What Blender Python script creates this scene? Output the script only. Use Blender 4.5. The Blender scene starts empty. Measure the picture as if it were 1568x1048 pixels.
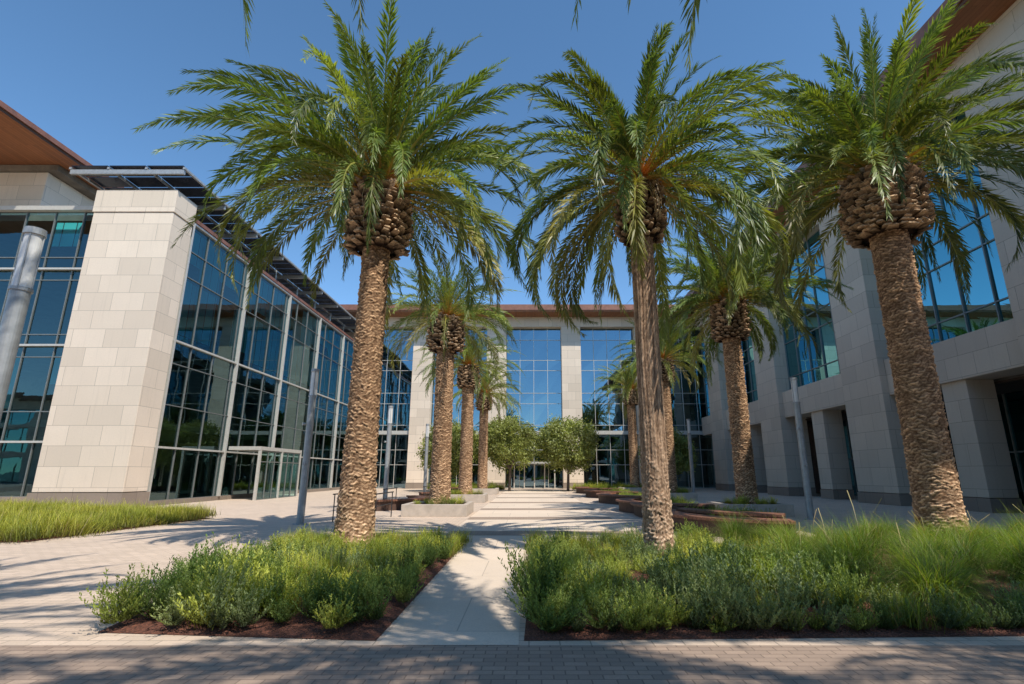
import bpy, math, random
import numpy as np
from mathutils import Vector
random.seed(7); rng=np.random.default_rng(7)
scene=bpy.context.scene
scene.view_settings.view_transform='Standard'
scene.view_settings.look='None'
scene.view_settings.exposure=0
R=math.radians
# ---------------- materials
def newmat(name):
    m=bpy.data.materials.new(name); m.use_nodes=True
    nt=m.node_tree; nt.nodes.clear()
    out=nt.nodes.new('ShaderNodeOutputMaterial')
    return m,nt,out
def N(nt,t,**kw):
    n=nt.nodes.new(t)
    for k,v in kw.items():
        if k in n.inputs: n.inputs[k].default_value=v
        else: setattr(n,k,v)
    return n
def lk(nt,a,b): nt.links.new(a,b)
def principled(nt,out,**kw):
    p=nt.nodes.new('ShaderNodeBsdfPrincipled')
    for k,v in kw.items(): p.inputs[k].default_value=v
    lk(nt,p.outputs[0],out.inputs[0]); return p
def c4(c): return (c[0],c[1],c[2],1)
def mixc(nt,fac,a,b,blend='MIX'):
    m=nt.nodes.new('ShaderNodeMix'); m.data_type='RGBA'; m.blend_type=blend
    for s,v in ((0,fac),(6,a),(7,b)):
        if hasattr(v,'is_linked') or hasattr(v,'links'): lk(nt,v,m.inputs[s])
        else: m.inputs[s].default_value=v if s==0 else c4(v)
    return m.outputs[2]
def noise(nt,co,scale,detail=3,rough=.6):
    n=N(nt,'ShaderNodeTexNoise'); n.inputs['Scale'].default_value=scale
    n.inputs['Detail'].default_value=detail; n.inputs['Roughness'].default_value=rough
    if co is not None: lk(nt,co,n.inputs['Vector'])
    return n.outputs['Fac']
def ramp(nt,f,a,b,lo=0.,hi=1.):
    r=N(nt,'ShaderNodeMapRange'); lk(nt,f,r.inputs[0])
    r.inputs[1].default_value=a; r.inputs[2].default_value=b
    r.inputs[3].default_value=lo; r.inputs[4].default_value=hi
    return r.outputs[0]
def bump(nt,h,p,strength=.3,dist=.02):
    b=N(nt,'ShaderNodeBump'); b.inputs['Strength'].default_value=strength; b.inputs['Distance'].default_value=dist
    lk(nt,h,b.inputs['Height']); lk(nt,b.outputs[0],p.inputs['Normal'])
def geo_pos(nt):
    return N(nt,'ShaderNodeNewGeometry').outputs['Position']

def stone_mat(name,c1,c2,bw=1.6,rh=.95,mort=.010):
    m,nt,out=newmat(name); p=principled(nt,out,Roughness=.85)
    pos=geo_pos(nt); s=N(nt,'ShaderNodeSeparateXYZ'); lk(nt,pos,s.inputs[0])
    ad=N(nt,'ShaderNodeMath',operation='ADD'); lk(nt,s.outputs[0],ad.inputs[0]); lk(nt,s.outputs[1],ad.inputs[1])
    cb=N(nt,'ShaderNodeCombineXYZ'); lk(nt,ad.outputs[0],cb.inputs[0]); lk(nt,s.outputs[2],cb.inputs[1])
    b=N(nt,'ShaderNodeTexBrick'); lk(nt,cb.outputs[0],b.inputs['Vector'])
    b.inputs['Scale'].default_value=1; b.inputs['Brick Width'].default_value=bw; b.inputs['Row Height'].default_value=rh
    b.inputs['Mortar Size'].default_value=mort; b.inputs['Mortar Smooth'].default_value=.1
    b.inputs['Color1'].default_value=c4(c1); b.inputs['Color2'].default_value=c4(c2)
    b.inputs['Mortar'].default_value=c4([x*.42 for x in c1])
    n1=noise(nt,pos,.8,3); n2=noise(nt,pos,14,3,.7)
    mp=N(nt,'ShaderNodeMapping'); mp.inputs['Scale'].default_value=(3.,3.,.12); lk(nt,pos,mp.inputs[0])
    n3=noise(nt,mp.outputs[0],2.0,3,.7)
    c=mixc(nt,ramp(nt,n1,.3,.7,0,.25),b.outputs['Color'],[x*.72 for x in c1])
    c=mixc(nt,ramp(nt,n2,.3,.7,0,.2),c,[x*.6 for x in c1])
    c=mixc(nt,ramp(nt,n3,.55,.8,0,.3),c,[x*.5 for x in c1])
    lk(nt,c,p.inputs['Base Color'])
    return m
STONE=stone_mat('limestone',(.84,.71,.57),(.66,.555,.44))
STONE_D=stone_mat('plinth_stone',(.30,.24,.19),(.25,.20,.16))
STONE_SHADED=stone_mat('limestone_shaded',(.64,.54,.43),(.53,.445,.355))  # same limestone, darkened: shade of the right wing put into the colour

def simple(name,c,rough=.6,metal=0.,ns=6.,var=.25,bs=.1,spec=.5):
    m,nt,out=newmat(name); p=principled(nt,out,Roughness=rough,Metallic=metal)
    p.inputs['Specular IOR Level'].default_value=spec
    pos=geo_pos(nt); n=noise(nt,pos,ns,3,.65)
    lk(nt,mixc(nt,ramp(nt,n,.3,.7),[x*(1-var) for x in c],[min(1,x*(1+var)) for x in c]),p.inputs['Base Color'])
    return m
MULL=simple('aluminium_mullion',(.55,.53,.48),.4,.2,var=.08)
MULLD=simple('dark_mullion',(.20,.21,.20),.4,.3,var=.1)
STEEL=simple('galvanised_steel',(.38,.39,.39),.45,.4,var=.15)
DARK=simple('dark_metal',(.035,.036,.04),.45,.3,var=.2)
PANEL=simple('solar_panel',(.018,.022,.035),.25,.0,var=.2,bs=0)
FASCIA=simple('roof_fascia',(.24,.105,.07),.55,.1,ns=2,var=.2)
INTER=simple('interior_wall',(.18,.15,.115),.8,ns=1,var=.4)
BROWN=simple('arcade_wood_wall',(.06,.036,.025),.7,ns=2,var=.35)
SLAB=simple('floor_slab',(.24,.22,.20),.8,ns=1,var=.2)
def wood_mat(name,c,axis=0,pl=.14):
    m,nt,out=newmat(name); p=principled(nt,out,Roughness=.55)
    pos=geo_pos(nt); mp=N(nt,'ShaderNodeMapping'); lk(nt,pos,mp.inputs[0])
    sc=[6,6,6]; sc[axis]=.5; mp.inputs['Scale'].default_value=sc
    n=noise(nt,mp.outputs[0],3,4,.7)
    b=N(nt,'ShaderNodeTexBrick'); 
    mp2=N(nt,'ShaderNodeMapping'); lk(nt,pos,mp2.inputs[0])
    if axis==1: mp2.inputs['Rotation'].default_value=(0,0,R(90))
    lk(nt,mp2.outputs[0],b.inputs['Vector'])
    b.inputs['Scale'].default_value=1; b.inputs['Brick Width'].default_value=3; b.inputs['Row Height'].default_value=pl
    b.inputs['Mortar Size'].default_value=.006
    b.inputs['Color1'].default_value=c4(c); b.inputs['Color2'].default_value=c4([x*.7 for x in c]); b.inputs['Mortar'].default_value=c4([x*.15 for x in c])
    lk(nt,mixc(nt,ramp(nt,n,.3,.7,0,.5),b.outputs['Color'],[x*.45 for x in c]),p.inputs['Base Color'])
    return m
SOFFIT=wood_mat('wood_soffit',(.42,.165,.065),1,.2)
BENCHW=simple('bench_timber',(.21,.095,.055),.6,ns=5,var=.4,bs=.3)
BENCHB=simple('bench_base',(.09,.05,.035),.7)
CONC=simple('cast_concrete',(.48,.41,.34),.85,ns=3,var=.15,bs=.2)

def glass_mat(name,tint,refl,ior):
    m,nt,out=newmat(name)
    t=N(nt,'ShaderNodeBsdfTransparent'); t.inputs[0].default_value=c4(tint)
    g=N(nt,'ShaderNodeBsdfGlossy'); g.inputs['Roughness'].default_value=.008; g.inputs[0].default_value=c4(refl)
    f=N(nt,'ShaderNodeFresnel'); f.inputs[0].default_value=ior
    mx=N(nt,'ShaderNodeMixShader'); lk(nt,f.outputs[0],mx.inputs[0]); lk(nt,t.outputs[0],mx.inputs[1]); lk(nt,g.outputs[0],mx.inputs[2])
    b=N(nt,'ShaderNodeBump'); b.inputs['Strength'].default_value=.05; b.inputs['Distance'].default_value=.05
    lk(nt,noise(nt,geo_pos(nt),.7,1),b.inputs['Height']); lk(nt,b.outputs[0],g.inputs['Normal'])
    lk(nt,mx.outputs[0],out.inputs[0]); return m
GLASS=glass_mat('tinted_glass',(.48,.78,.76),(.56,.84,.88),2.2)
GLASSF=glass_mat('coated_glass',(.22,.38,.42),(.44,.66,.80),4.0)
GLASSR=glass_mat('teal_coated_glass',(.20,.44,.44),(.15,.38,.43),3.2)
def blind_mat():
    m,nt,out=newmat('roller_blind'); p=principled(nt,out,Roughness=.8)
    pos=geo_pos(nt); w=N(nt,'ShaderNodeTexBrick')
    s=N(nt,'ShaderNodeSeparateXYZ'); lk(nt,pos,s.inputs[0])
    ad=N(nt,'ShaderNodeMath',operation='ADD'); lk(nt,s.outputs[0],ad.inputs[0]); lk(nt,s.outputs[1],ad.inputs[1])
    cb=N(nt,'ShaderNodeCombineXYZ'); lk(nt,ad.outputs[0],cb.inputs[0]); lk(nt,s.outputs[2],cb.inputs[1]); lk(nt,cb.outputs[0],w.inputs[0])
    w.inputs['Scale'].default_value=1; w.inputs['Brick Width'].default_value=.75; w.inputs['Row Height'].default_value=9; w.inputs['Mortar Size'].default_value=.03
    w.inputs['Color1'].default_value=(.12,.74,.80,1); w.inputs['Color2'].default_value=(.09,.54,.60,1); w.inputs['Mortar'].default_value=(.03,.10,.12,1)
    lk(nt,w.outputs[0],p.inputs['Base Color']); return m
BLIND=blind_mat()

def paver_mat(name,c1,c2,bw,rh,mort,rot=0,mcol=.45,big=.25):
    m,nt,out=newmat(name); p=principled(nt,out,Roughness=.85)
    pos=geo_pos(nt); mp=N(nt,'ShaderNodeMapping'); lk(nt,pos,mp.inputs[0]); mp.inputs['Rotation'].default_value=(0,0,R(rot))
    b=N(nt,'ShaderNodeTexBrick'); lk(nt,mp.outputs[0],b.inputs['Vector'])
    b.inputs['Scale'].default_value=1; b.inputs['Brick Width'].default_value=bw; b.inputs['Row Height'].default_value=rh
    b.inputs['Mortar Size'].default_value=mort; b.inputs['Mortar Smooth'].default_value=.2
    b.inputs['Color1'].default_value=c4(c1); b.inputs['Color2'].default_value=c4(c2); b.inputs['Mortar'].default_value=c4([x*mcol for x in c1])
    c=mixc(nt,ramp(nt,noise(nt,pos,.5,4,.65),.35,.7,0,big),b.outputs['Color'],[x*.6 for x in c1])
    c=mixc(nt,ramp(nt,noise(nt,pos,45,2,.7),.4,.75,0,.3),c,[x*.5 for x in c1])
    c=mixc(nt,ramp(nt,noise(nt,pos,3.3,4,.7),.62,.72,0,.25),c,[x*.5 for x in c1])
    lk(nt,c,p.inputs['Base Color'])
    bump(nt,b.outputs['Fac'],p,-.5,.006)
    return m
PAVE=paver_mat('plaza_pavers',(.72,.56,.43),(.59,.46,.35),.3,.15,.007)
BRICK=paver_mat('sidewalk_brick',(.44,.32,.24),(.32,.235,.18),.2,.1,.007)
WALK=paver_mat('concrete_walk',(.78,.63,.49),(.72,.585,.455),1.5,1.5,.008,0,.6,.2)
BAND=paver_mat('tan_band',(.42,.31,.23),(.36,.265,.20),.2,.1,.005)
GROUND=simple('ground_concrete',(.38,.33,.28),.9,ns=.3,var=.15)
def mulch():
    m,nt,out=newmat('bark_mulch'); p=principled(nt,out,Roughness=.95)
    pos=geo_pos(nt); v=N(nt,'ShaderNodeTexVoronoi'); v.inputs['Scale'].default_value=45; lk(nt,pos,v.inputs[0])
    c=mixc(nt,v.outputs['Color'],(.07,.028,.018),(.32,.12,.07))
    c=mixc(nt,ramp(nt,noise(nt,pos,4,5),.35,.7,0,.6),c,(.09,.037,.024))
    lk(nt,c,p.inputs['Base Color']); bump(nt,v.outputs['Distance'],p,1,.03); return m
MULCH=mulch()
def leafmat(name,transl=.25,rough=.45,rand=False,spec=.5):
    m,nt,out=newmat(name)
    a=N(nt,'ShaderNodeAttribute',attribute_name='col'); col=a.outputs['Color']
    if rand:
        oi=N(nt,'ShaderNodeObjectInfo')
        h=N(nt,'ShaderNodeHueSaturation'); lk(nt,col,h.inputs['Color'])
        lk(nt,ramp(nt,oi.outputs['Random'],0,1,.47,.52),h.inputs['Hue'])
        lk(nt,ramp(nt,oi.outputs['Random'],0,1,1.45,.7),h.inputs['Value']); h.inputs['Saturation'].default_value=1.05
        col=h.outputs[0]
    p=N(nt,'ShaderNodeBsdfPrincipled'); p.inputs['Roughness'].default_value=rough; p.inputs['Specular IOR Level'].default_value=spec
    lk(nt,col,p.inputs['Base Color'])
    t=N(nt,'ShaderNodeBsdfTranslucent'); lk(nt,mixc(nt,1.,col,(1.7,1.7,.5),'MULTIPLY'),t.inputs[0])
    mx=N(nt,'ShaderNodeMixShader'); mx.inputs[0].default_value=transl
    lk(nt,p.outputs[0],mx.inputs[1]); lk(nt,t.outputs[0],mx.inputs[2]); lk(nt,mx.outputs[0],out.inputs[0]); return m
FROND=leafmat('palm_frond',.28,.42,spec=.5)
SHRUB=leafmat('shrub_leaf',.3,.55,True,.3)
GRASS=leafmat('grass_blade',.35,.5,True,.3)
OLIVE=leafmat('olive_leaf',.25,.5)
def barkmat(name,fs):
    m,nt,out=newmat(name); p=principled(nt,out,Roughness=.9)
    p.inputs['Specular IOR Level'].default_value=.2
    a=N(nt,'ShaderNodeAttribute',attribute_name='col'); pos=geo_pos(nt)
    mp=N(nt,'ShaderNodeMapping'); lk(nt,pos,mp.inputs[0]); mp.inputs['Scale'].default_value=fs
    n=noise(nt,mp.outputs[0],10,4,.75)
    c=mixc(nt,ramp(nt,n,.35,.65),(.45,.41,.38),(1.4,1.37,1.33))
    c=mixc(nt,1.,a.outputs['Color'],c,'MULTIPLY'); lk(nt,c,p.inputs['Base Color'])
    bump(nt,n,p,.9,.04); return m
BARK=barkmat('palm_bark',(1,1,2.2))
BARKF=barkmat('palm_fibre_bark',(2.2,2.2,.35))
TBARK=simple('tree_bark',(.13,.10,.075),.9,ns=12,var=.5,bs=.8)

# ---------------- mesh helpers
def empty(name,loc=(0,0,0)):
    e=bpy.data.objects.new(name,None); e.location=loc; scene.collection.objects.link(e); return e
def obj(name,me,parent=None,loc=(0,0,0)):
    o=bpy.data.objects.new(name,me); scene.collection.objects.link(o); o.location=loc
    if parent: o.parent=parent
    return o
class MB:
    def __init__(s): s.v=[]; s.f=[]
    def box(s,x0,x1,y0,y1,z0,z1):
        i=len(s.v); s.v+=[(x0,y0,z0),(x1,y0,z0),(x1,y1,z0),(x0,y1,z0),(x0,y0,z1),(x1,y0,z1),(x1,y1,z1),(x0,y1,z1)]
        s.f+=[(i,i+3,i+2,i+1),(i+4,i+5,i+6,i+7),(i,i+1,i+5,i+4),(i+1,i+2,i+6,i+5),(i+2,i+3,i+7,i+6),(i+3,i,i+4,i+7)]
    def poly(s,pts):
        i=len(s.v); s.v+=list(pts); s.f.append(tuple(range(i,i+len(pts))))
    def tube(s,p0,p1,r0,r1,n=10,cap=True):
        p0=Vector(p0);p1=Vector(p1);d=(p1-p0).normalized(); a=d.orthogonal().normalized(); b=d.cross(a); i=len(s.v)
        for p,r in((p0,r0),(p1,r1)):
            for k in range(n):
                t=2*math.pi*k/n; s.v.append(tuple(p+a*math.cos(t)*r+b*math.sin(t)*r))
        for k in range(n):
            k2=(k+1)%n; s.f.append((i+k,i+k2,i+n+k2,i+n+k))
        if cap: s.f.append(tuple(range(i+n,i+2*n))); s.f.append(tuple(range(i+n-1,i-1,-1)))
    def make(s,name,mat,parent=None,bevel=0,smooth=False):
        me=bpy.data.meshes.new(name); me.from_pydata(s.v,[],s.f); me.materials.append(mat); me.update()
        if smooth: me.polygons.foreach_set('use_smooth',[True]*len(me.polygons))
        o=obj(name,me,parent)
        if bevel:
            m=o.modifiers.new('bevel','BEVEL'); m.width=bevel; m.segments=2
        return o
def npmesh(name,V,F,C,mat,smooth=False):
    me=bpy.data.meshes.new(name); me.from_pydata(V.tolist(),[],F if isinstance(F,list) else F.tolist())
    at=me.color_attributes.new('col','FLOAT_COLOR','POINT')
    cc=np.ones((len(V),4),dtype=np.float32); cc[:,:3]=C; at.data.foreach_set('color',cc.ravel())
    me.materials.append(mat)
    if smooth: me.polygons.foreach_set('use_smooth',[True]*len(me.polygons))
    me.update(); return me
def norm(a): return a/np.maximum(np.linalg.norm(a,axis=-1,keepdims=True),1e-9)

# ---------------- ground
def sheet(name,x0,x1,y0,y1,z,mat):
    m=MB(); m.poly([(x0,y0,z),(x1,y0,z),(x1,y1,z),(x0,y1,z)]); return m.make(name,mat)
sheet('ground',-900,900,-900,900,0,GROUND)
sheet('sidewalk',-60,60,-12,5.55,.004,BRICK)
sheet('plaza_paving',-60,60,5.55,60,.004,PAVE)
sheet('footpath',-1.45,-.1,5.55,13.2,.008,WALK)
sheet('central_walk',-2.2,3.0,13.2,55,.008,WALK)
m=MB()
for y in (14.6,19.5,24.5,30,36,43): m.poly([(-2.2,y,.012),(3.0,y,.012),(3.0,y+1.1,.012),(-2.2,y+1.1,.012)])
m.make('paving_band',BAND)

# ---------------- buildings
def curtain(g,mu,axis,c,a0,a1,zs,step,out=1,w=.06,dep=.14,major=None,mj=None,tilt=.004,mw=.07):
    n=max(1,round((a1-a0)/step)); st=(a1-a0)/n
    for i in range(n):
        for j in range(len(zs)-1):
            p=[]
            for (a,z) in ((a0+i*st,zs[j]),(a0+(i+1)*st,zs[j]),(a0+(i+1)*st,zs[j+1]),(a0+i*st,zs[j+1])):
                e=random.uniform(-tilt,tilt)
                p.append((c+e,a,z) if axis=='y' else (a,c+e,z))
            g.poly(p)
    def bx(M,a,b,z0,z1,d):
        o=out*d; lo,hi=sorted((c-out*.04,c+o))
        if axis=='y': M.box(lo,hi,a,b,z0,z1)
        else: M.box(a,b,lo,hi,z0,z1)
    for i in range(n+1):
        a=a0+i*st; bx(mu,a-w/2,a+w/2,zs[0],zs[-1],dep*.6)
    for z in zs: bx(mu,a0,a1,z-w/2,z+w/2,dep*.5)
    if major:
        for a in major: bx(mj,a-mw,a+mw,zs[0],zs[-1]+.1,dep*1.6)
# LEFT wing
B=empty('added_reflection_building')
st=MB(); pl=MB(); g=MB(); mu=MB(); mj=MB(); sl=MB(); it=MB(); bl=MB(); so=MB(); fa=MB()
XL=-18.7
st.box(-22.9,XL,25.0,26.6,.75,14.9); st.box(-22.95,XL+.05,24.95,26.65,14.93,16.2)
pl.box(-22.98,XL+.08,24.9,26.7,0,.72)
zs=[.25,2.9,5.1,7.3,8.5,12.2,13.7,15.2]
curtain(g,mu,'y',XL-.35,26.6,57.4,zs,2.0,1,.045,.12,[27.0,33.2,39.4,45.6,51.8,57],mj)
for z in (2.9,8.5,15.3): mj.box(XL-.38,XL-.20,26.7,57.4,z-.05,z+.05)
pl.box(XL-.6,XL-.25,26.7,57.4,0,.25)
fa.box(XL-1.0,XL-.15,26.7,57.4,15.38,15.6)
zs2=[.5,3.1,4.6,7.4,8.6,11.6,12.9,15.6]
curtain(g,mu,'x',26.3,-50,-22.9,zs2,1.6,-1,.05,.12)
for z in (3.1,8.0,12.2): mj.box(-50,-22.95,26.08,26.25,z-.05,z+.05)
mj.box(-50,-22.95,26.0,26.4,15.6,15.85)
pl.box(-50,-23.0,26.1,26.5,0,.5)
for z in (4.1,8.0,12.0,15.6):
    sl.box(-50,XL-.9,26.9,57.5,z-.2,z+.15)
it.box(-50,-27.5,40,57.4,.02,15.3); it.box(-50,-29.5,34,36,.02,15.3); it.box(-29.8,-29.5,36.01,39.99,.02,15.3); it.box(-50.4,-50.05,26,58,.02,15.6); it.box(-50,-18.9,57.5,57.8,.02,15.6)
for y in (29,36.5,44,51.5): it.box(-21.2,-20.6,y-.3,y+.3,.02,15.3)
for z0,z1 in ((8.6,12.1),(12.3,15.1)):
    y=26.7
    while y<57:
        if random.random()<.95:
            bl.box(-19.30,-19.28,y,y+1.96,z0+random.choice([0,0,0,.4,.9]),z1)
        y+=2.0
x=-49
while x<-23.5:
    for z0,z1 in ((8.6,11.7),(12.4,15.3),(4.6,7.6)):
        if random.random()<.35: bl.box(x,x+1.5,26.95,26.97,z0+random.uniform(0,1.8),z1)
    x+=1.6
mj.box(-18.6,-16.6,33.0,39,3.0,3.22)
for y in (33.1,36.0,38.9):
    mj.box(-16.75,-16.6,y-.08,y+.08,0,3.0)
curtain(g,mu,'y',-16.68,33.2,38.8,[.02,2.3,2.95],1.0,1,.06,.08)
st.box(-60,-28.5,27.6,56,15.9,18.9)
so.box(-60,-26.6,16,31.5,19.3,19.45); fa.box(-60,-26.5,15.9,31.6,19.46,19.75)
it.box(-60,-27.8,27.4,31,18.92,19.28)
st.make('stone_pier',STONE,B,.02); pl.make('plinth',STONE_D,B); g.make('glass',GLASS,B); mu.make('mullions',MULLD,B)
mj.make('main_mullions',MULL,B); sl.make('floor_slabs',SLAB,B); it.make('interior',INTER,B); bl.make('blinds',BLIND,B)
so.make('soffit',SOFFIT,B); fa.make('roof_fascia',FASCIA,B)
# solar trellis
tr=MB(); pn=MB()
x0,x1=-24.2,-18.2
for y in np.arange(24.6,58,3.8):
    tr.box(x0,x1,y-.07,y+.07,16.9,17.15)
    for xx in (-23.5,-19.6): tr.tube((xx,y+2.0,15.7),(xx,y+2.0,16.9),.06,.06,8)
for xx in (x0,-22.2,-20.2,x1): tr.box(xx-.06,xx+.06,24.5,58,17.16,17.28)
for yi,y in enumerate(np.arange(24.5,57.6,1.1)):
    for xi,xx in enumerate(np.arange(x0,x1-.5,2.0)):
        pn.box(xx+.04,xx+1.95,y,y+.98,17.32,17.37)
tr.make('trellis_frame',STEEL,B); pn.make('solar_panels',PANEL,B)

# FAR building
B=empty('added_reflection_building')
st=MB(); pl=MB(); g=MB(); mu=MB(); mj=MB(); sl=MB(); it=MB(); bl=MB(); so=MB(); fa=MB()
YF=58
piers=[-20.5,-12.1,-3.7,4.8,13.2,21.6]
for px in piers: st.box(px-1.1,px+1.1,YF,YF+1.6,.6,18.0); pl.box(px-1.13,px+1.13,YF-.03,YF+1.6,0,.58)
st.box(-26,26,YF+.1,YF+1.7,18.003,19.2)
for a,b in zip(piers[:-1],piers[1:]):
    a+=1.1;b-=1.1
    curtain(g,mu,'x',YF+.9,a,b,[.05,2.5,4.1,6.0,6.8,9.2,10.4,13.0,14.2,16.6,18.0],1.5,-1,.05,.12,tilt=.012)
    mj.box(a,b,YF+.3,YF+.8,5.75,6.15)
    for z in (6.2,10.2,14.0):
        x=a
        while x<b-.5:
            if random.random()<.4: bl.box(x+.05,x+1.45,YF+1.6,YF+1.63,z+random.choice([.6,1.5,2.2]),z+3.6)
            x+=1.5
for z in (6.1,10.2,14.1,18.0): sl.box(-26,26,YF+2.0,YF+14,z-.2,z+.15)
it.box(-26,26,YF+9,YF+10,.02,18)
for x in np.arange(-24,25,4): it.box(x-.3,x+.3,YF+3,YF+3.6,.02,18)
for x in (-1.6,-.5,.6,1.7,2.8): mj.box(x-.06,x+.06,YF+.55,YF+.72,.02,2.6)
mj.box(-1.66,2.86,YF-.6,YF+.72,2.6,2.8)
so.box(-27,27,YF-2.0,YF+16,19.2,19.35); fa.box(-27,27,YF-2.1,YF+16,19.36,20.0)
st.make('stone_piers',STONE,B,.02); pl.make('plinth',STONE_D,B); g.make('glass',GLASSF,B); mu.make('mullions',MULL,B)
mj.make('main_mullions',MULL,B); sl.make('floor_slabs',SLAB,B); it.make('interior',INTER,B); bl.make('blinds',BLIND,B)
so.make('soffit',SOFFIT,B); fa.make('roof_fascia',FASCIA,B)

# RIGHT wing
B=empty('added_reflection_building')
st=MB(); pl=MB(); g=MB(); mu=MB(); mj=MB(); sl=MB(); it=MB(); bl=MB(); so=MB(); fa=MB(); bw=MB()
XR=19.0
pys=[(4.4,7.8),(15.9,19.3),(27.4,30.8),(39,42.4),(50.6,54)]
for a,b in pys:
    st.box(XR-.35,XR+1.6,a,b,.6,18.4); pl.box(XR-.38,XR+1.6,a-.03,b+.03,0,.58)
segs=[(7.8,15.9),(19.3,27.4),(30.8,39),(42.4,50.6),(54,57.9)]
for a,b in segs:
    st.box(XR,XR+1.5,a+.002,b-.002,5.6,7.5)
    st.box(XR+.1,XR+1.5,a+.002,b-.002,17.6,18.4)
    curtain(g,mu,'y',XR+.7,a,b,[7.5,8.6,11.2,12.4,15.0,16.2,17.6],1.6,-1,.06,.14)
    if b-a>5:
        mid=(a+b)/2; st.box(XR+.15,XR+1.4,mid-.7,mid+.7,.6,5.597); pl.box(XR+.12,XR+1.43,mid-.73,mid+.73,0,.58)
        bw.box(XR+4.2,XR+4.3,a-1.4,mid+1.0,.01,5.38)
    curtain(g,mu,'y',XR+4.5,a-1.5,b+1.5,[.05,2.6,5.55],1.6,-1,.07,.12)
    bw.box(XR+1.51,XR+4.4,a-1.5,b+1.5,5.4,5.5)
    for z in (7.7,11.6,15.2):
        y=a
        while y<b-.5:
            if random.random()<.3: bl.box(XR+1.4,XR+1.43,y,y+1.5,z+random.uniform(.3,2),z+2.4)
            y+=1.6
st.box(XR-.3,XR+1.65,4,57.9,18.403,19.2)
for z in (5.8,7.4,11.4,15.2): sl.box(XR+1.7,XR+14,4.5,57.4,z-.25,z+.1)
it.box(XR+9,XR+10,4.5,57.4,.02,18)
for y in np.arange(8,57,5.75): it.box(XR+2.6,XR+3.2,y-.3,y+.3,5.9,18)
so.box(XR-2.2,XR+16,3,57,19.2,19.35); fa.box(XR-2.3,XR+16,2.9,55.8,19.36,20.02)
st.make('stone_piers',STONE_SHADED,B,.02); pl.make('plinth',STONE_D,B); g.make('glass',GLASSR,B); mu.make('mullions',MULLD,B)
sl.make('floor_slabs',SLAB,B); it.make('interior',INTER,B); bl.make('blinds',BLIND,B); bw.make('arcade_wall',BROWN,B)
so.make('soffit',SOFFIT,B); fa.make('roof_fascia',FASCIA,B)

# SOUTH building invented, unseen behind the viewpoint, added to darken the glass reflections
B=empty('added_reflection_building')
st=MB(); g=MB(); mu=MB(); it=MB(); so=MB(); fa=MB()
YS=-34
for x in np.arange(-116,117,9.0): st.box(x-1.2,x+1.2,YS-1.5,YS,.0,12.5)
for z in (4.2,8.4,12.0): st.box(-117,117,YS-1.4,YS-.15,z,z+.9 if z<12 else 13.4)
curtain(g,mu,'x',YS-.9,-116,116,[.1,4.2,8.4,12.0],3.0,1,.08,.14)
it.box(-116,116,YS-9,YS-8,.02,12.5); fa.box(-118,118,YS-14,YS+1.6,13.42,14.1)
st.make('stone_piers',STONE,B); g.make('glass',GLASSR,B); mu.make('mullions',MULLD,B); it.make('interior',INTER,B); fa.make('roof_fascia',FASCIA,B)

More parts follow.
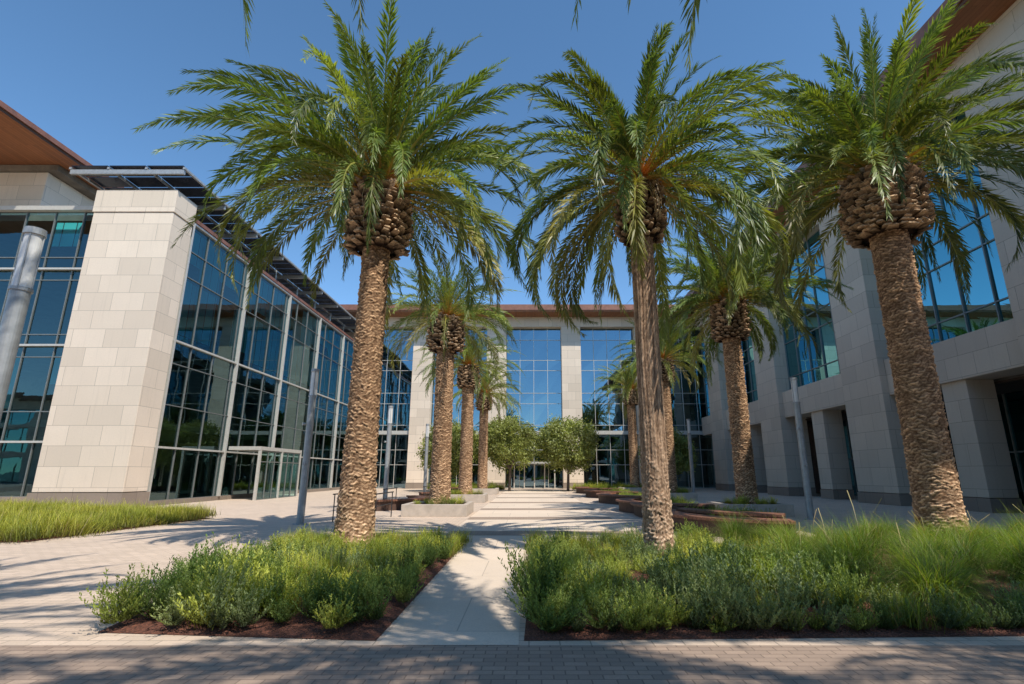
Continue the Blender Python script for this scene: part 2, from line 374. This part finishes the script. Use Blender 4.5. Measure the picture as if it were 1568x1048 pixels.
# ---------------- palms
def crown_mesh(seed,nf=100,L=5.0,low=-12,nl=112,flat=0,extra=()):
    r=np.random.default_rng(seed); VV=[];FF=[];CC=[];off=0
    NS=20
    for i in range(nf+len(extra)):
        t=min(1,i/(nf-1))
        az=i*2.39996+r.normal(0,.16)
        el0=R(87-flat-(87-flat-low)*t**.75)+r.normal(0,R(7))
        Lf=L*(.74+.28*min(1,t*2.2))*r.uniform(.84,1.08)
        droop=R(28+flat+58*max(0,math.cos(el0))**1.1)*r.uniform(.6,1.4)
        if t>.8: droop+=R(r.uniform(-5,22))
        if i>=nf:
            az,el0,droop,Lf=extra[i-nf]; t=.7
        s=np.linspace(0,1,NS)
        el=el0-droop*s**1.7; azs=az+(r.normal(0,.18) if i<nf else 0)*s**2
        T=np.stack([np.cos(el)*np.cos(azs),np.cos(el)*np.sin(azs),np.sin(el)],1)
        r0=.05+.34*t**.6
        P=np.zeros((NS,3)); P[0]=(math.cos(az)*r0,math.sin(az)*r0,.55*(1-t)-.02)
        P[1:]=P[0]+np.cumsum((T[1:]+T[:-1])/2*Lf/(NS-1),0)
        S=np.stack([-np.sin(azs),np.cos(azs),0*azs],1)
        Nn=np.stack([-np.sin(el)*np.cos(azs),-np.sin(el)*np.sin(azs),np.cos(el)],1)
        roll=r.normal(0,.4)+r.normal(0,.6)*s
        S2=S*np.cos(roll)[:,None]+Nn*np.sin(roll)[:,None]; N2=Nn*np.cos(roll)[:,None]-S*np.sin(roll)[:,None]
        w=.085*(1-s)**1.6+.010; w[0]=.17; w[1]=.12; h=w*.5
        ring=np.stack([P+S2*(w/2)[:,None],P+N2*(h/2)[:,None],P-S2*(w/2)[:,None],P-N2*(h/2)[:,None]],1).reshape(-1,3)
        VV.append(ring)
        base=np.array([.54,.23,.05]); midc=np.array([.42,.39,.10]); tipc=np.array([.22,.26,.07])
        f1=np.clip(s/.3,0,1)[:,None]; f2=np.clip((s-.3)/.5,0,1)[:,None]
        cr=(base*(1-f1)+midc*f1)*(1-f2)+tipc*f2; CC.append(np.repeat(cr,4,0))
        for a in range(NS-1):
            for k in range(4):
                k2=(k+1)%4; FF.append((off+a*4+k,off+a*4+k2,off+a*4+4+k2,off+a*4+4+k))
        off+=NS*4
        old=np.clip((t-.8)/.2,0,1)*r.uniform(0,.7)
        green=np.array([.128,.180,.044])*r.uniform(.5,1.4)
        if r.random()<.35: green=green*np.array([1.5,1.28,.95])
        yel=np.array([.30,.21,.08])
        for side in (1,-1):
            u=np.linspace(.07,.995,nl)+r.normal(0,.003,nl); u=np.clip(u,.05,.999)
            idx=u*(NS-1); i0=np.clip(idx.astype(int),0,NS-2); fr=(idx-i0)[:,None]
            Pp=P[i0]*(1-fr)+P[i0+1]*fr; Tt=norm(T[i0]*(1-fr)+T[i0+1]*fr); Ss=S2[i0]*(1-fr)+S2[i0+1]*fr; Nv=N2[i0]*(1-fr)+N2[i0+1]*fr
            a=np.radians(50-29*u)+r.normal(0,.10,nl); b=np.radians(30)+r.normal(0,.36,nl)
            D=Tt*np.cos(a)[:,None]+(Ss*side*np.cos(b)[:,None]+Nv*np.sin(b)[:,None])*np.sin(a)[:,None]
            ll=.48*(L/5)*np.clip(.25+u*3.0,0,1)*np.clip((1.04-u)*3.4,.36,1)*r.uniform(.8,1.1,nl)
            W=norm(np.cross(D,Nv+.35*r.normal(0,1,(nl,3))))
            ww=(.047*np.clip(ll/.42,.4,1))[:,None]
            dr=np.zeros((nl,3)); dr[:,2]=-1
            mid=Pp+D*(ll*.45)[:,None]+dr*(ll*.02)[:,None]
            tip=Pp+D*ll[:,None]+dr*(ll*(.10+.20*r.random(nl)))[:,None]
            V=np.stack([Pp,mid+W*ww/2,mid-W*ww/2,tip],1).reshape(-1,3)
            VV.append(V)
            j=off+np.arange(nl)*4
            FF+= np.stack([j,j+1,j+2],1).tolist(); FF+=np.stack([j+1,j+3,j+2],1).tolist()
            off+=nl*4
            inner=np.clip(1-u/.35,0,1)[:,None]
            cv=green[None]*(1-old)+yel[None]*old
            cv=cv*(1-.45*inner)+np.array([[.34,.24,.05]])*.45*inner
            cv=cv*r.uniform(.75,1.25,(nl,1)); 
            tipb=cv*1.0+np.where(r.random((nl,1))<.15,1,0)*np.array([.16,.13,.06])
            CC.append(np.stack([cv*1.15,cv,cv,tipb],1).reshape(-1,3))
    for k in range(7):
        az=r.uniform(0,6.28); n=9; s=np.linspace(0,1,n); rr=.6+.30*np.sin(s*2.2); ln=r.uniform(.7,1.6)
        P=np.stack([np.cos(az+.2*s)*rr,np.sin(az+.2*s)*rr,-.1-s*ln],1); w=.03*(1-s*.7)
        for q in range(5):
            jit=r.normal(0,.05,(1,3))*1+np.cumsum(r.normal(0,.02,(n,3)),0)
            PP=P+jit; sd=np.array([-math.sin(az),math.cos(az),0])
            VV.append(np.stack([PP+sd*w[:,None]/2,PP-sd*w[:,None]/2],1).reshape(-1,3)); CC.append(np.tile([.42,.32,.19],(n*2,1)))
            for a in range(n-1): FF.append((off+2*a,off+2*a+1,off+2*a+3,off+2*a+2))
            off+=n*2
    return npmesh('fronds',np.concatenate(VV),FF,np.concatenate(CC),FROND)

def hsh(a,b,s): 
    x=np.sin(a*127.1+b*311.7+s*74.7)*43758.5453; return x-np.floor(x)
def trunk_mesh(seed,h,rb,rt,style='scar',nt=96):
    nz=int(h/.02)+1; th=np.linspace(0,2*np.pi,nt,endpoint=False); z=np.linspace(-.1,h,nz)
    TH,Z=np.meshgrid(th,z)
    rad=rt+(rb-rt)*np.exp(-Z/(h*.33))+.10*rb*np.exp(-np.maximum(Z,0)/.35)
    zz=Z+.05*np.sin(TH*3+Z*1.3+seed)+.03*np.sin(TH*7+Z*5)+.012*np.sin(TH*19+Z*13)
    dz=.072; row=np.floor(zz/dz); v=zz/dz-row
    k=11; u0=TH/(2*np.pi)*k+.5*(row%2)+.3*(hsh(row*0,row,seed)-.5); uc=np.floor(u0)%k; u=u0-np.floor(u0)
    hh=hsh(uc,row,seed)
    lens=1-np.abs(2*u-1)**3
    prof=np.clip(v*1.6,0,1)*np.clip((1-v)*5,0,1)
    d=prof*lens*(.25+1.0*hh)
    fine=hsh(np.floor(TH*16),np.floor(Z*30),seed+3)
    if style=='fibre':
        mixf=np.clip((Z-1.0)/1.5,0,1)*np.clip((h*.98-Z)/1.,0,1)*.85+.1
        fib=.5+.25*np.sin(TH*9+Z*1.1+2*np.sin(Z*.9))+.25*np.sin(TH*23+np.sin(Z*2.1)*1.5+seed)
        d=d*(1-mixf)+fib*mixf*.7
    rad=rad+.040*(d-.3)+.010*fine
    V=np.stack([rad*np.cos(TH),rad*np.sin(TH),Z],2).reshape(-1,3)
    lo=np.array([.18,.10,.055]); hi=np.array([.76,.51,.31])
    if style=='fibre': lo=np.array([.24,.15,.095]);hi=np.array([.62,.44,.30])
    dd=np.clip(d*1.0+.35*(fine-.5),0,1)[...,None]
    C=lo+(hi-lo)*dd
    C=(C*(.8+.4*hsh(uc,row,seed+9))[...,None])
    lowf=np.clip(1-Z/2.2,0,1)[...,None]; C=C*(1+.3*lowf)+lowf*dd*np.array([.10,.10,.09])
    i=np.arange(nz-1)[:,None]*nt; j=np.arange(nt)[None]; j2=(j+1)%nt
    F=np.stack([i+j,i+j2,i+nt+j2,i+nt+j],2).reshape(-1,4)
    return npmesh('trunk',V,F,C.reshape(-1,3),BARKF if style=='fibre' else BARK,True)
def boot_mesh(seed,h,rm,rt):
    r=np.random.default_rng(seed); VV=[];FF=[];CC=[];off=0
    nst=int(340*(rm/.65)*(h/1.5)); 
    def prof(f): return rt*1.15+(rm*.92-rt*1.15)*math.sin(min(1,f*3.2+.3)*math.pi/2)-max(0,f-.8)*rm*.4
    nt=28;nz=14
    for a in range(nz):
        f=a/(nz-1)
        for k in range(nt):
            q=2*math.pi*k/nt; rr=prof(f)*.90 if a>0 else rt*.8
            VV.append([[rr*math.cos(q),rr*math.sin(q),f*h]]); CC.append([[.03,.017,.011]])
    for a in range(nz-1):
        for k in range(nt):
            k2=(k+1)%nt; FF.append((a*nt+k,a*nt+k2,a*nt+nt+k2,a*nt+nt+k))
    off=nt*nz
    for i in range(nst):
        f=(i+.5)/nst; az=i*2.39996+r.normal(0,.07); z=f*h; rr=prof(f)*.9
        o=np.array([math.cos(az),math.sin(az),0]); s=np.array([-math.sin(az),math.cos(az),0]); up=np.array([0,0,1.])
        el=R(8+42*f)+r.normal(0,.2); D=o*math.cos(el)+up*math.sin(el); U=up*math.cos(el)-o*math.sin(el)
        ln=rm*.24*r.uniform(.5,1.45)+.02; w0=.085*rm/.6*r.uniform(.75,1.25); w1=w0*.75; t0=.03;t1=.016
        P=o*rr+up*z; E=P+D*ln+s*r.normal(0,.015)
        vs=[P-s*w0-U*t0,P+s*w0-U*t0,P+s*w0*.5+U*t0,P-s*w0*.5+U*t0,E-s*w1-U*t1,E+s*w1-U*t1,E+s*w1*.6+U*t1*1.6,E-s*w1*.6+U*t1*1.6]
        VV.append(vs); b=r.uniform(.4,1.5)
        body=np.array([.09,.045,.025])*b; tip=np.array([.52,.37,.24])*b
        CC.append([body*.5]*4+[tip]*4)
        for q in ((4,5,6,7),(0,1,5,4),(1,2,6,5),(2,3,7,6),(3,0,4,7)): FF.append(tuple(off+x for x in q))
        off+=8
    V=np.concatenate([np.array(x,dtype=float).reshape(-1,3) for x in VV]); C=np.concatenate([np.array(x).reshape(-1,3) for x in CC])
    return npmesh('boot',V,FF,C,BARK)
XL_=[(R(75),R(8),R(92),5.6),(R(57),R(8),R(92),5.9)]
XR_=[(R(127),R(10),R(86),6.1),(R(112),R(8),R(94),6.0),(R(119),R(14),R(82),5.7)]
crowns=[crown_mesh(11,108,flat=5),crown_mesh(23,94,low=-24,flat=10),crown_mesh(37,112),crown_mesh(52,78,nl=72),crown_mesh(64,52,low=14,nl=90,extra=XL_),crown_mesh(65,52,low=14,nl=90,extra=XR_)]
def palm(x,y,zb,zt,rb,rt,rm,L,cv,rot,seed,style='scar',lean=(0,0),nt=96):
    e=empty('palm_tree',(x,y,0))
    t=obj('trunk',trunk_mesh(seed,zb+.1,rb,rt,style,nt),e)
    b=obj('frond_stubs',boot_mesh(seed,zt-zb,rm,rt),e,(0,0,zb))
    c=obj('crown',crowns[cv],e,(0,0,zt+.0)); s=L/5; c.scale=(s,s,s); c.rotation_euler=(0,0,rot)
    e.rotation_euler=(lean[0],lean[1],0)
    return e
palm(-3.85,12.2,7.0,8.6,.43,.31,.76,4.75,0,.9,1)
palm(2.45,10.5,6.5,7.8,.27,.225,.50,3.9,1,1.3,2,'fibre')
palm(10.1,13.5,8.0,9.8,.51,.45,.98,5.1,2,2.1,3)
palm(-3.6,22,6.7,8.1,.42,.36,.74,3.5,3,.2,4)
palm(-3.7,31.5,6.6,7.9,.40,.34,.66,3.5,3,3.3,5,nt=48)
palm(-3.7,43,6.6,7.9,.40,.34,.64,3.6,3,4.4,6,nt=48)
palm(8.8,22,7.2,8.9,.42,.36,.74,4.4,0,2.9,7)
palm(8.9,34,7.4,8.8,.40,.34,.66,3.9,3,1.0,8,nt=48)
palm(9.0,46,7.4,8.7,.40,.34,.64,3.8,3,5.0,9,nt=48)
palm(3.8,.5,7.2,8.5,.42,.36,.62,5.0,5,0,10)
palm(-4.6,.5,7.2,8.5,.42,.36,.62,5.0,4,0,11)
palm(10.2,-.4,7.6,8.9,.42,.36,.62,4.8,3,5.1,12)
for i,x in enumerate((-22,-11,1,13,24)):
    palm(x,-24+random.uniform(-1,1),7.0,8.4,.42,.36,.66,4.6,3,i*1.3,20+i,nt=36)  # unseen palm row behind the viewpoint, added to fill the glass reflections

# ---------------- plants
def diamond(P,D,W,L,w,C):
    mid=P+D*(L*.5)[:,None]; V=np.stack([P,mid+W*(w/2)[:,None],P+D*L[:,None],mid-W*(w/2)[:,None]],1).reshape(-1,3)
    n=len(P); F=np.arange(n*4).reshape(n,4); CC=np.repeat(C,4,0)
    return V,F,CC
def shrub_mesh(seed,nst=62,H=.42,col=(.085,.115,.045),ll=.036,lw=.013,up=.5):
    r=np.random.default_rng(seed); P=[];D=[];C=[]
    for i in range(nst):
        az=r.uniform(0,6.283); tilt=r.uniform(0,1)**.7*1.25; ln=H*r.uniform(.55,1.3)*(1-.2*tilt/1.25)
        n=int(ln/.02); s=(np.arange(n)+1)/n; tl=tilt*(1-up*s*.6)
        dirs=np.stack([np.sin(tl)*np.cos(az),np.sin(tl)*np.sin(az),np.cos(tl)],1)
        pts=np.cumsum(dirs*ln/n,0)+np.array([r.normal(0,.05),r.normal(0,.05),0])+np.cumsum(r.normal(0,.002,(n,3)),0)
        for k in (0,1):
            a=r.uniform(0,6.283,n); o=np.stack([np.cos(a),np.sin(a),r.uniform(-.1,.5,n)],1)
            P.append(pts); D.append(norm(o*.8+dirs*.8)); 
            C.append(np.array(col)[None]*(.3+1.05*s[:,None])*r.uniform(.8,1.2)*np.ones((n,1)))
    P=np.concatenate(P);D=np.concatenate(D);C=np.concatenate(C); n=len(P)
    W=norm(np.cross(D,r.normal(0,1,(n,3))))
    V,F,CC=diamond(P,D,W,ll*r.uniform(.7,1.3,n),np.full(n,lw),C)
    return npmesh('sprigs',V,F,CC,SHRUB)
def grass_mesh(seed,n=420,H=.8,spread=.16,bend=1.1,col=(.085,.13,.03),w=.008,heads=0,K=5):
    r=np.random.default_rng(seed); n0=n; n=n+heads
    az=r.uniform(0,6.283,n); ln=H*r.uniform(.55,1.1,n); t0=r.uniform(0,.5,n); bd=bend*r.uniform(.3,1.3,n)
    hd=np.arange(n)>=n0
    ln=np.where(hd,H*r.uniform(1.1,1.35,n),ln); bd=np.where(hd,.7,bd)
    base=np.stack([r.normal(0,spread,n),r.normal(0,spread,n),np.zeros(n)],1); P=base.copy()
    s=np.linspace(0,1,K)
    side=np.stack([-np.sin(az),np.cos(az),0*az],1); rows=[];cols=[]
    c0=np.array(col)[None]*r.uniform(.6,1.45,(n,1)); dry=(r.random((n,1))<.12)|hd[:,None]; c0=np.where(dry,np.array([[.34,.29,.14]]),c0)
    for k in range(K):
        if k>0:
            t=t0+bd*s[k]**1.3; P=P+np.stack([np.sin(t)*np.cos(az),np.sin(t)*np.sin(az),np.cos(t)],1)*(ln/(K-1))[:,None]
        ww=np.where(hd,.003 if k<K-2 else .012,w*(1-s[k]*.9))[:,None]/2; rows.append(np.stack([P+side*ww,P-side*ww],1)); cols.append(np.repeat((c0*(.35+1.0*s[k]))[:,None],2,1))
    V=np.stack(rows,1).reshape(-1,3); C=np.stack(cols,1).reshape(-1,3)
    F=[]
    for k in range(K-1):
        j=np.arange(n)*K*2+k*2; F.append(np.stack([j,j+1,j+3,j+2],1))
    return npmesh('blades',V,np.concatenate(F),C,GRASS)
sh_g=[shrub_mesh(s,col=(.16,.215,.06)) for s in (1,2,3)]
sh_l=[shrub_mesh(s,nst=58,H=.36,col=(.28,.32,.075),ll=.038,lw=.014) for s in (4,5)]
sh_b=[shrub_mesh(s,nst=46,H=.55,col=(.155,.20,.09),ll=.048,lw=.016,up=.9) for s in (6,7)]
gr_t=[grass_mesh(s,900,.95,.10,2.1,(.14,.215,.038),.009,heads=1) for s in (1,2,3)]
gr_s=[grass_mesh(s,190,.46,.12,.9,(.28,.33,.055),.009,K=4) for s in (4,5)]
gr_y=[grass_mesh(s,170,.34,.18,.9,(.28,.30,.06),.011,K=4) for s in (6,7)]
def inst(parent,me,x,y,z,sc,tilt=.12):
    o=obj(me.name,me,parent,(x,y,z)); o.scale=(sc,sc,sc*random.uniform(.8,1.25))
    o.rotation_euler=(random.gauss(0,tilt),random.gauss(0,tilt),random.uniform(0,6.28)); return o
def quadpt(q,u,v):
    a,b,c,d=[np.array(p,float) for p in q]
    return (a*(1-u)+b*u)*(1-v)+(d*(1-u)+c*u)*v
def bed_soil(name,q,hmax=.10,nu=60,nv=50):
    M=MB(); 
    for j in range(nv+1):
        for i in range(nu+1):
            u=i/nu;v=j/nv; p=quadpt(q,u,v); e=min(u,1-u,v,1-v)
            z=.010+hmax*min(1,e*7)+(.02*random.random() if e>0 else 0); M.v.append((p[0],p[1],z))
    for j in range(nv):
        for i in range(nu):
            k=j*(nu+1)+i; M.f.append((k,k+1,k+nu+2,k+nu+1))
    return M.make(name,MULCH,None,0,True)
QL=[(-4.45,5.95),(-1.5,5.68),(-1.5,13.0),(-5.6,13.0)]
QR=[(-.05,5.68),(10.5,6.0),(12.0,13.6),(.1,12.6)]
bed_soil('planting_bed',QL); bed_soil('planting_bed',QR)
E=empty('shrub_bed')
def fill(q,nu,nv,fn):
    for j in range(nv):
        for i in range(nu):
            u=(i+.5+random.uniform(-.45,.45))/nu; v=(j+.5+random.uniform(-.45,.45))/nv
            p=quadpt(q,u,v); fn(u,v,p[0],p[1])
def clump(x,y,s): return .5+.25*math.sin(x*1.9+s)+.25*math.sin(y*1.6+x*.7+s*2)
def fl(u,v,x,y):
    if math.hypot(x+3.85,y-12.2)<.5: return
    if u>.88 and v<.5 and random.random()<.6: return
    if v<.04 and random.random()<.4: return
    k=clump(x,y,1)+random.uniform(-.3,.3); hs=.7+.6*clump(x,y,3)
    if v>.45: hs*=.75
    if v>.66 or (v>.5 and k>.6):
        if random.random()<.7: inst(E,random.choice(gr_s),x,y,.06,random.uniform(.5,.95))
        else: inst(E,random.choice(sh_l),x,y,.06,random.uniform(.5,.8))
    elif k<.42: inst(E,random.choice(sh_g),x,y,.08,random.uniform(.6,1.05)*hs)
    elif k<.7: inst(E,random.choice(sh_l),x,y,.08,random.uniform(.6,1.05)*hs)
    elif k<.85: inst(E,random.choice(gr_s),x,y,.08,random.uniform(.7,1.2)*hs)
    else: inst(E,random.choice(sh_b),x,y,.08,random.uniform(.5,.85)*hs)
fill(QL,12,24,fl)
E=empty('shrub_bed')
def isgrass(x,y): return x>4.3+.5*math.sin(y*2) and y>6.5+.35*math.sin(x*2.3)
def fr(u,v,x,y):
    if math.hypot(x-2.45,y-10.5)<.38 or math.hypot(x-10.1,y-13.5)<.6: return
    if isgrass(x,y): return
    if 2.6<x<3.5 and v<.08: return
    k=clump(x,y,4)+random.uniform(-.3,.3); hs=.65+.65*clump(x,y,2)
    if v<.1: hs*=.75
    if y>8.6: hs*=.7
    if v>.6 and random.random()<.6: inst(E,random.choice(gr_s),x,y,.06,random.uniform(.5,.95))
    elif k<.38: inst(E,random.choice(sh_g),x,y,.08,random.uniform(.75,1.2)*hs)
    elif k<.6: inst(E,random.choice(sh_l),x,y,.08,random.uniform(.7,1.15)*hs)
    elif k<.74: inst(E,random.choice(gr_s),x,y,.08,random.uniform(.8,1.3)*hs)
    else: inst(E,random.choice(sh_b),x,y,.08,random.uniform(.65,1.1)*hs)
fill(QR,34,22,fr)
for i in range(46):
    x=random.uniform(0,10.3); inst(E,random.choice(sh_g+sh_l+sh_b),x,5.80+.03*x+random.uniform(0,.1),.04,random.uniform(.4,.75))
E=empty('ornamental_grass')
def fg(u,v,x,y):
    if not isgrass(x,y) or math.hypot(x-10.1,y-13.5)<.6: return
    inst(E,random.choice(gr_t),x,y,.08,random.uniform(.62,.95)+.15*clump(x,y,5)-(.18 if y>9.5 else 0),.08)
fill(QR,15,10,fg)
E=empty('grass_strip')
QG=[(-24,12.8),(-12.0,13.2),(-11.6,20),(-24,24.2)]
bed_soil('planting_bed',QG,.08,40,30)
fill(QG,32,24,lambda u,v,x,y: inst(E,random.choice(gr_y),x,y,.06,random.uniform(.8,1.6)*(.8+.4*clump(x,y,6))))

# ---------------- planters at inner palms
def planter(x,y,w=1.25):
    e=empty('stone_planter'); m=MB()
    h=.45;t=.18
    m.box(x-w,x+w,y-w,y-w+t,0,h); m.box(x-w,x+w,y+w-t,y+w,0,h); m.box(x-w,x-w+t,y-w+t+.002,y+w-t-.002,0,h-.002); m.box(x+w-t,x+w,y-w+t+.002,y+w-t-.002,0,h-.002)
    m.make('planter_wall',CONC,e,.015)
    s=MB(); s.box(x-w+t,x+w-t,y-w+t,y+w-t,.05,.38); s.make('soil',MULCH,e)
    for i in range(16):
        px=x+random.uniform(-w+.3,w-.3); py=y+random.uniform(-w+.3,w-.3)
        if math.hypot(px-x,py-y)>.45: inst(e,random.choice(gr_s+sh_l),px,py,.38,random.uniform(.6,.95))
for p in ((-3.6,22),(-3.7,31.5),(-3.7,43),(8.8,22),(8.9,34),(9.0,46)): planter(*p)
# ---------------- benches (curved timber)
def bench(cx,cy,rad,a0,a1,w=.62):
    e=empty('wooden_bench'); n=max(8,int(abs(a1-a0)*rad/.12)); sl=MB(); bs=MB(); 
    for i in range(n):
        A=a0+(a1-a0)*(i+.06)/n; Bq=a0+(a1-a0)*(i+.94)/n
        def pt(a,r,z): return (cx+math.cos(a)*r,cy+math.sin(a)*r,z)
        r0=rad-w/2;r1=rad+w/2; k=len(sl.v)
        for z in (.40,.47):
            sl.v+= [pt(A,r0,z),pt(A,r1,z),pt(Bq,r1,z),pt(Bq,r0,z)]
        sl.f+=[(k,k+3,k+2,k+1),(k+4,k+5,k+6,k+7),(k,k+1,k+5,k+4),(k+1,k+2,k+6,k+5),(k+2,k+3,k+7,k+6),(k+3,k,k+4,k+7)]
    n2=max(6,n//3); r0=rad-w*.33; r1=rad+w*.33
    for i in range(n2):
        A=a0+(a1-a0)*(i)/n2; Bq=a0+(a1-a0)*(i+1)/n2; k=len(bs.v)
        for z in (.0,.398): bs.v+=[pt(A,r0,z),pt(A,r1,z),pt(Bq,r1,z),pt(Bq,r0,z)]
        bs.f+=[(k,k+1,k+5,k+4),(k+2,k+3,k+7,k+6),(k+3,k,k+4,k+7),(k+1,k+2,k+6,k+5)] if i in (0,n2-1) else [(k+3,k,k+4,k+7),(k+1,k+2,k+6,k+5)]
    sl.make('seat_slats',BENCHW,e); bs.make('base',BENCHB,e)
bench(7.4,16.8,3.2,R(140),R(255),.8)
for cy in (23.5,30.5,37.5,45):
    bench(7.4,cy+.3,3.2,R(140),R(262),.75); 
bench(10.6,21.0,6.2,R(170),R(238),.8)
for y in (18,26,34,42):
    e=empty('shrub_bed'); q=[(5.6,y-1.2),(7.6,y-1.2),(7.6,y+2),(5.6,y+2)]
    fill(q,6,8,lambda u,v,x,yy: inst(e,random.choice(gr_s+sh_l+sh_g),x,yy,.02,random.uniform(.7,1.1)))
for y in (26.5,36,47): bench(-8.2,y,3.0,R(-60),R(50),.55)

# ---------------- lamp posts
def lamp(x,y,h=5.1,r=.11):
    e=empty('lamp_post'); m=MB()
    m.tube((x,y,0),(x,y,.03),r*1.9,r*1.9,24); m.tube((x,y,.03),(x,y,h-.95),r,r*.98,24)
    m.tube((x,y,h-.10),(x,y,h),r*1.12,r*1.05,24); m.tube((x,y,h-.97),(x,y,h-.92),r*1.12,r*1.12,24)
    for k in range(4):
        a=k*math.pi/2+.4; m.tube((x+math.cos(a)*r*.98,y+math.sin(a)*r*.98,h-.93),(x+math.cos(a)*r*.98,y+math.sin(a)*r*.98,h-.09),.012,.012,6)
    m.tube((x,y-r*1.0,1.9),(x,y-r*1.5,1.9),.05,.05,10); m.tube((x-r*.9,y-r*.9,3.2),(x-r*1.5,y-r*1.5,3.2),.045,.05,10)
    m.make('pole',STEEL,e)
    d=MB(); d.tube((x,y,h-.92),(x,y,h-.10),r*.9,r*.9,24); d.make('diffuser',DIFF,e)
DIFF=simple('lamp_diffuser',(.74,.74,.72),.3,var=.05)
for x,y,r in ((-7.3,7.1,.12),(-7.4,17.8,.12),(-7.4,28,.12),(-7.4,38.5,.12),(10.0,19.5,.12),(10.6,35,.12),(10.6,47,.12)): lamp(x,y,5.1,r)
# ---------------- handrails
def rail(x,y,l=2.2):
    e=empty('handrail'); m=MB()
    for yy in (y,y+l): m.tube((x,yy,0),(x,yy,.9),.02,.02,8)
    m.tube((x,y-.15,.91),(x,y+l+.15,.91),.022,.022,8); m.tube((x,y,.5),(x,y+l,.5),.015,.015,8); m.make('rail',DARK,e)
for x,y in ((-6.6,18.5),(-5.2,18.5),(-6.4,24),(-5.6,29)): rail(x,y)
e=empty('litter_bin'); m=MB(); m.tube((-6.3,40,0),(-6.3,40,.85),.26,.28,20); m.tube((-6.3,40,.86),(-6.3,40,.93),.31,.27,20); m.make('body',DARK,e)

# ---------------- olive trees
def olive(x,y,h,rad,seed,col=(.25,.28,.08),nl=16000):
    r=np.random.default_rng(seed); e=empty('olive_tree',(x,y,0)); m=MB(); tz=h-rad*1.95
    m.tube((0,0,0),(.05,0,tz),.14,.11,10)
    for i in range(9):
        a=i*.7+r.uniform(0,.5); p1=(math.cos(a)*rad*.4,math.sin(a)*rad*.4,tz+rad*r.uniform(.4,.9)); m.tube((.05,0,tz-.05),p1,.07,.04,7)
        for k in range(2):
            b=a+r.uniform(-.6,.6); p2=(math.cos(b)*rad*.75,math.sin(b)*rad*.75,tz+rad*r.uniform(.4,1.6)); m.tube(p1,p2,.035,.012,6)
    m.make('limbs',TBARK,e)
    nc=130; cd=norm(r.normal(0,1,(nc,3))); cr=rad*r.uniform(.35,1.,(nc,1))**.5; cc=cd*cr*.95*np.array([1.08,1.08,.95])+np.array([0,0,h-rad])
    ci=r.integers(0,nc,nl); P=cc[ci]+r.normal(0,rad*.11,(nl,3)); D=norm(r.normal(0,1,(nl,3))); W=norm(np.cross(D,r.normal(0,1,(nl,3))))
    C=np.array(col)[None]*r.uniform(.6,1.4,(nc,1))[ci]*r.uniform(.8,1.2,(nl,1))
    V,F,CC=diamond(P,D,W,r.uniform(.14,.28,nl),np.full(nl,.12),C)
    obj('foliage',npmesh('foliage',V,F,CC,OLIVE),e)
olive(-1.8,50,7.0,2.6,1); olive(3.6,50,7.0,2.65,2); olive(-7.2,49,6.4,2.6,3); olive(13.5,52,5.9,2.4,4)
E=empty('hedge'); 
for x0,x1 in ((-10,-2.6),(4.6,11)):
    x=x0
    while x<x1:
        inst(E,random.choice(sh_l+gr_s),x,54.5+random.uniform(-.5,.5),0,random.uniform(1.2,1.9)); x+=.25

# ---------------- sky, sun, camera
sv=Vector((.36,-.46,.80)).normalized()
w=bpy.data.worlds.new('World'); scene.world=w; w.use_nodes=True; nt=w.node_tree
bg=nt.nodes['Background']; sk=nt.nodes.new('ShaderNodeTexSky'); sk.sky_type='NISHITA'; sk.sun_disc=False
sk.sun_elevation=math.asin(sv.z); sk.sun_rotation=math.atan2(sv.x,sv.y); sk.air_density=1.0; sk.dust_density=0.0; sk.ozone_density=1.8; sk.altitude=2400
hs=nt.nodes.new('ShaderNodeHueSaturation'); hs.inputs['Saturation'].default_value=1.12; hs.inputs['Hue'].default_value=.493; hs.inputs['Value'].default_value=1.5
nt.links.new(sk.outputs[0],hs.inputs['Color']); nt.links.new(hs.outputs[0],bg.inputs[0]); bg.inputs[1].default_value=.15
L=bpy.data.lights.new('sun','SUN'); L.energy=5; L.angle=R(.53); L.color=(1,.94,.84)
lo=bpy.data.objects.new('sun',L); scene.collection.objects.link(lo); lo.rotation_euler=sv.to_track_quat('Z','Y').to_euler(); lo.location=(0,0,60)
cam=bpy.data.cameras.new('camera'); co=bpy.data.objects.new('camera',cam); scene.collection.objects.link(co)
co.location=(0,0,1.6); co.rotation_euler=(R(104.1),0,0); cam.sensor_width=36; cam.lens=18.37; cam.shift_x=-.0166
cam.clip_start=.05; cam.clip_end=3000; scene.camera=co
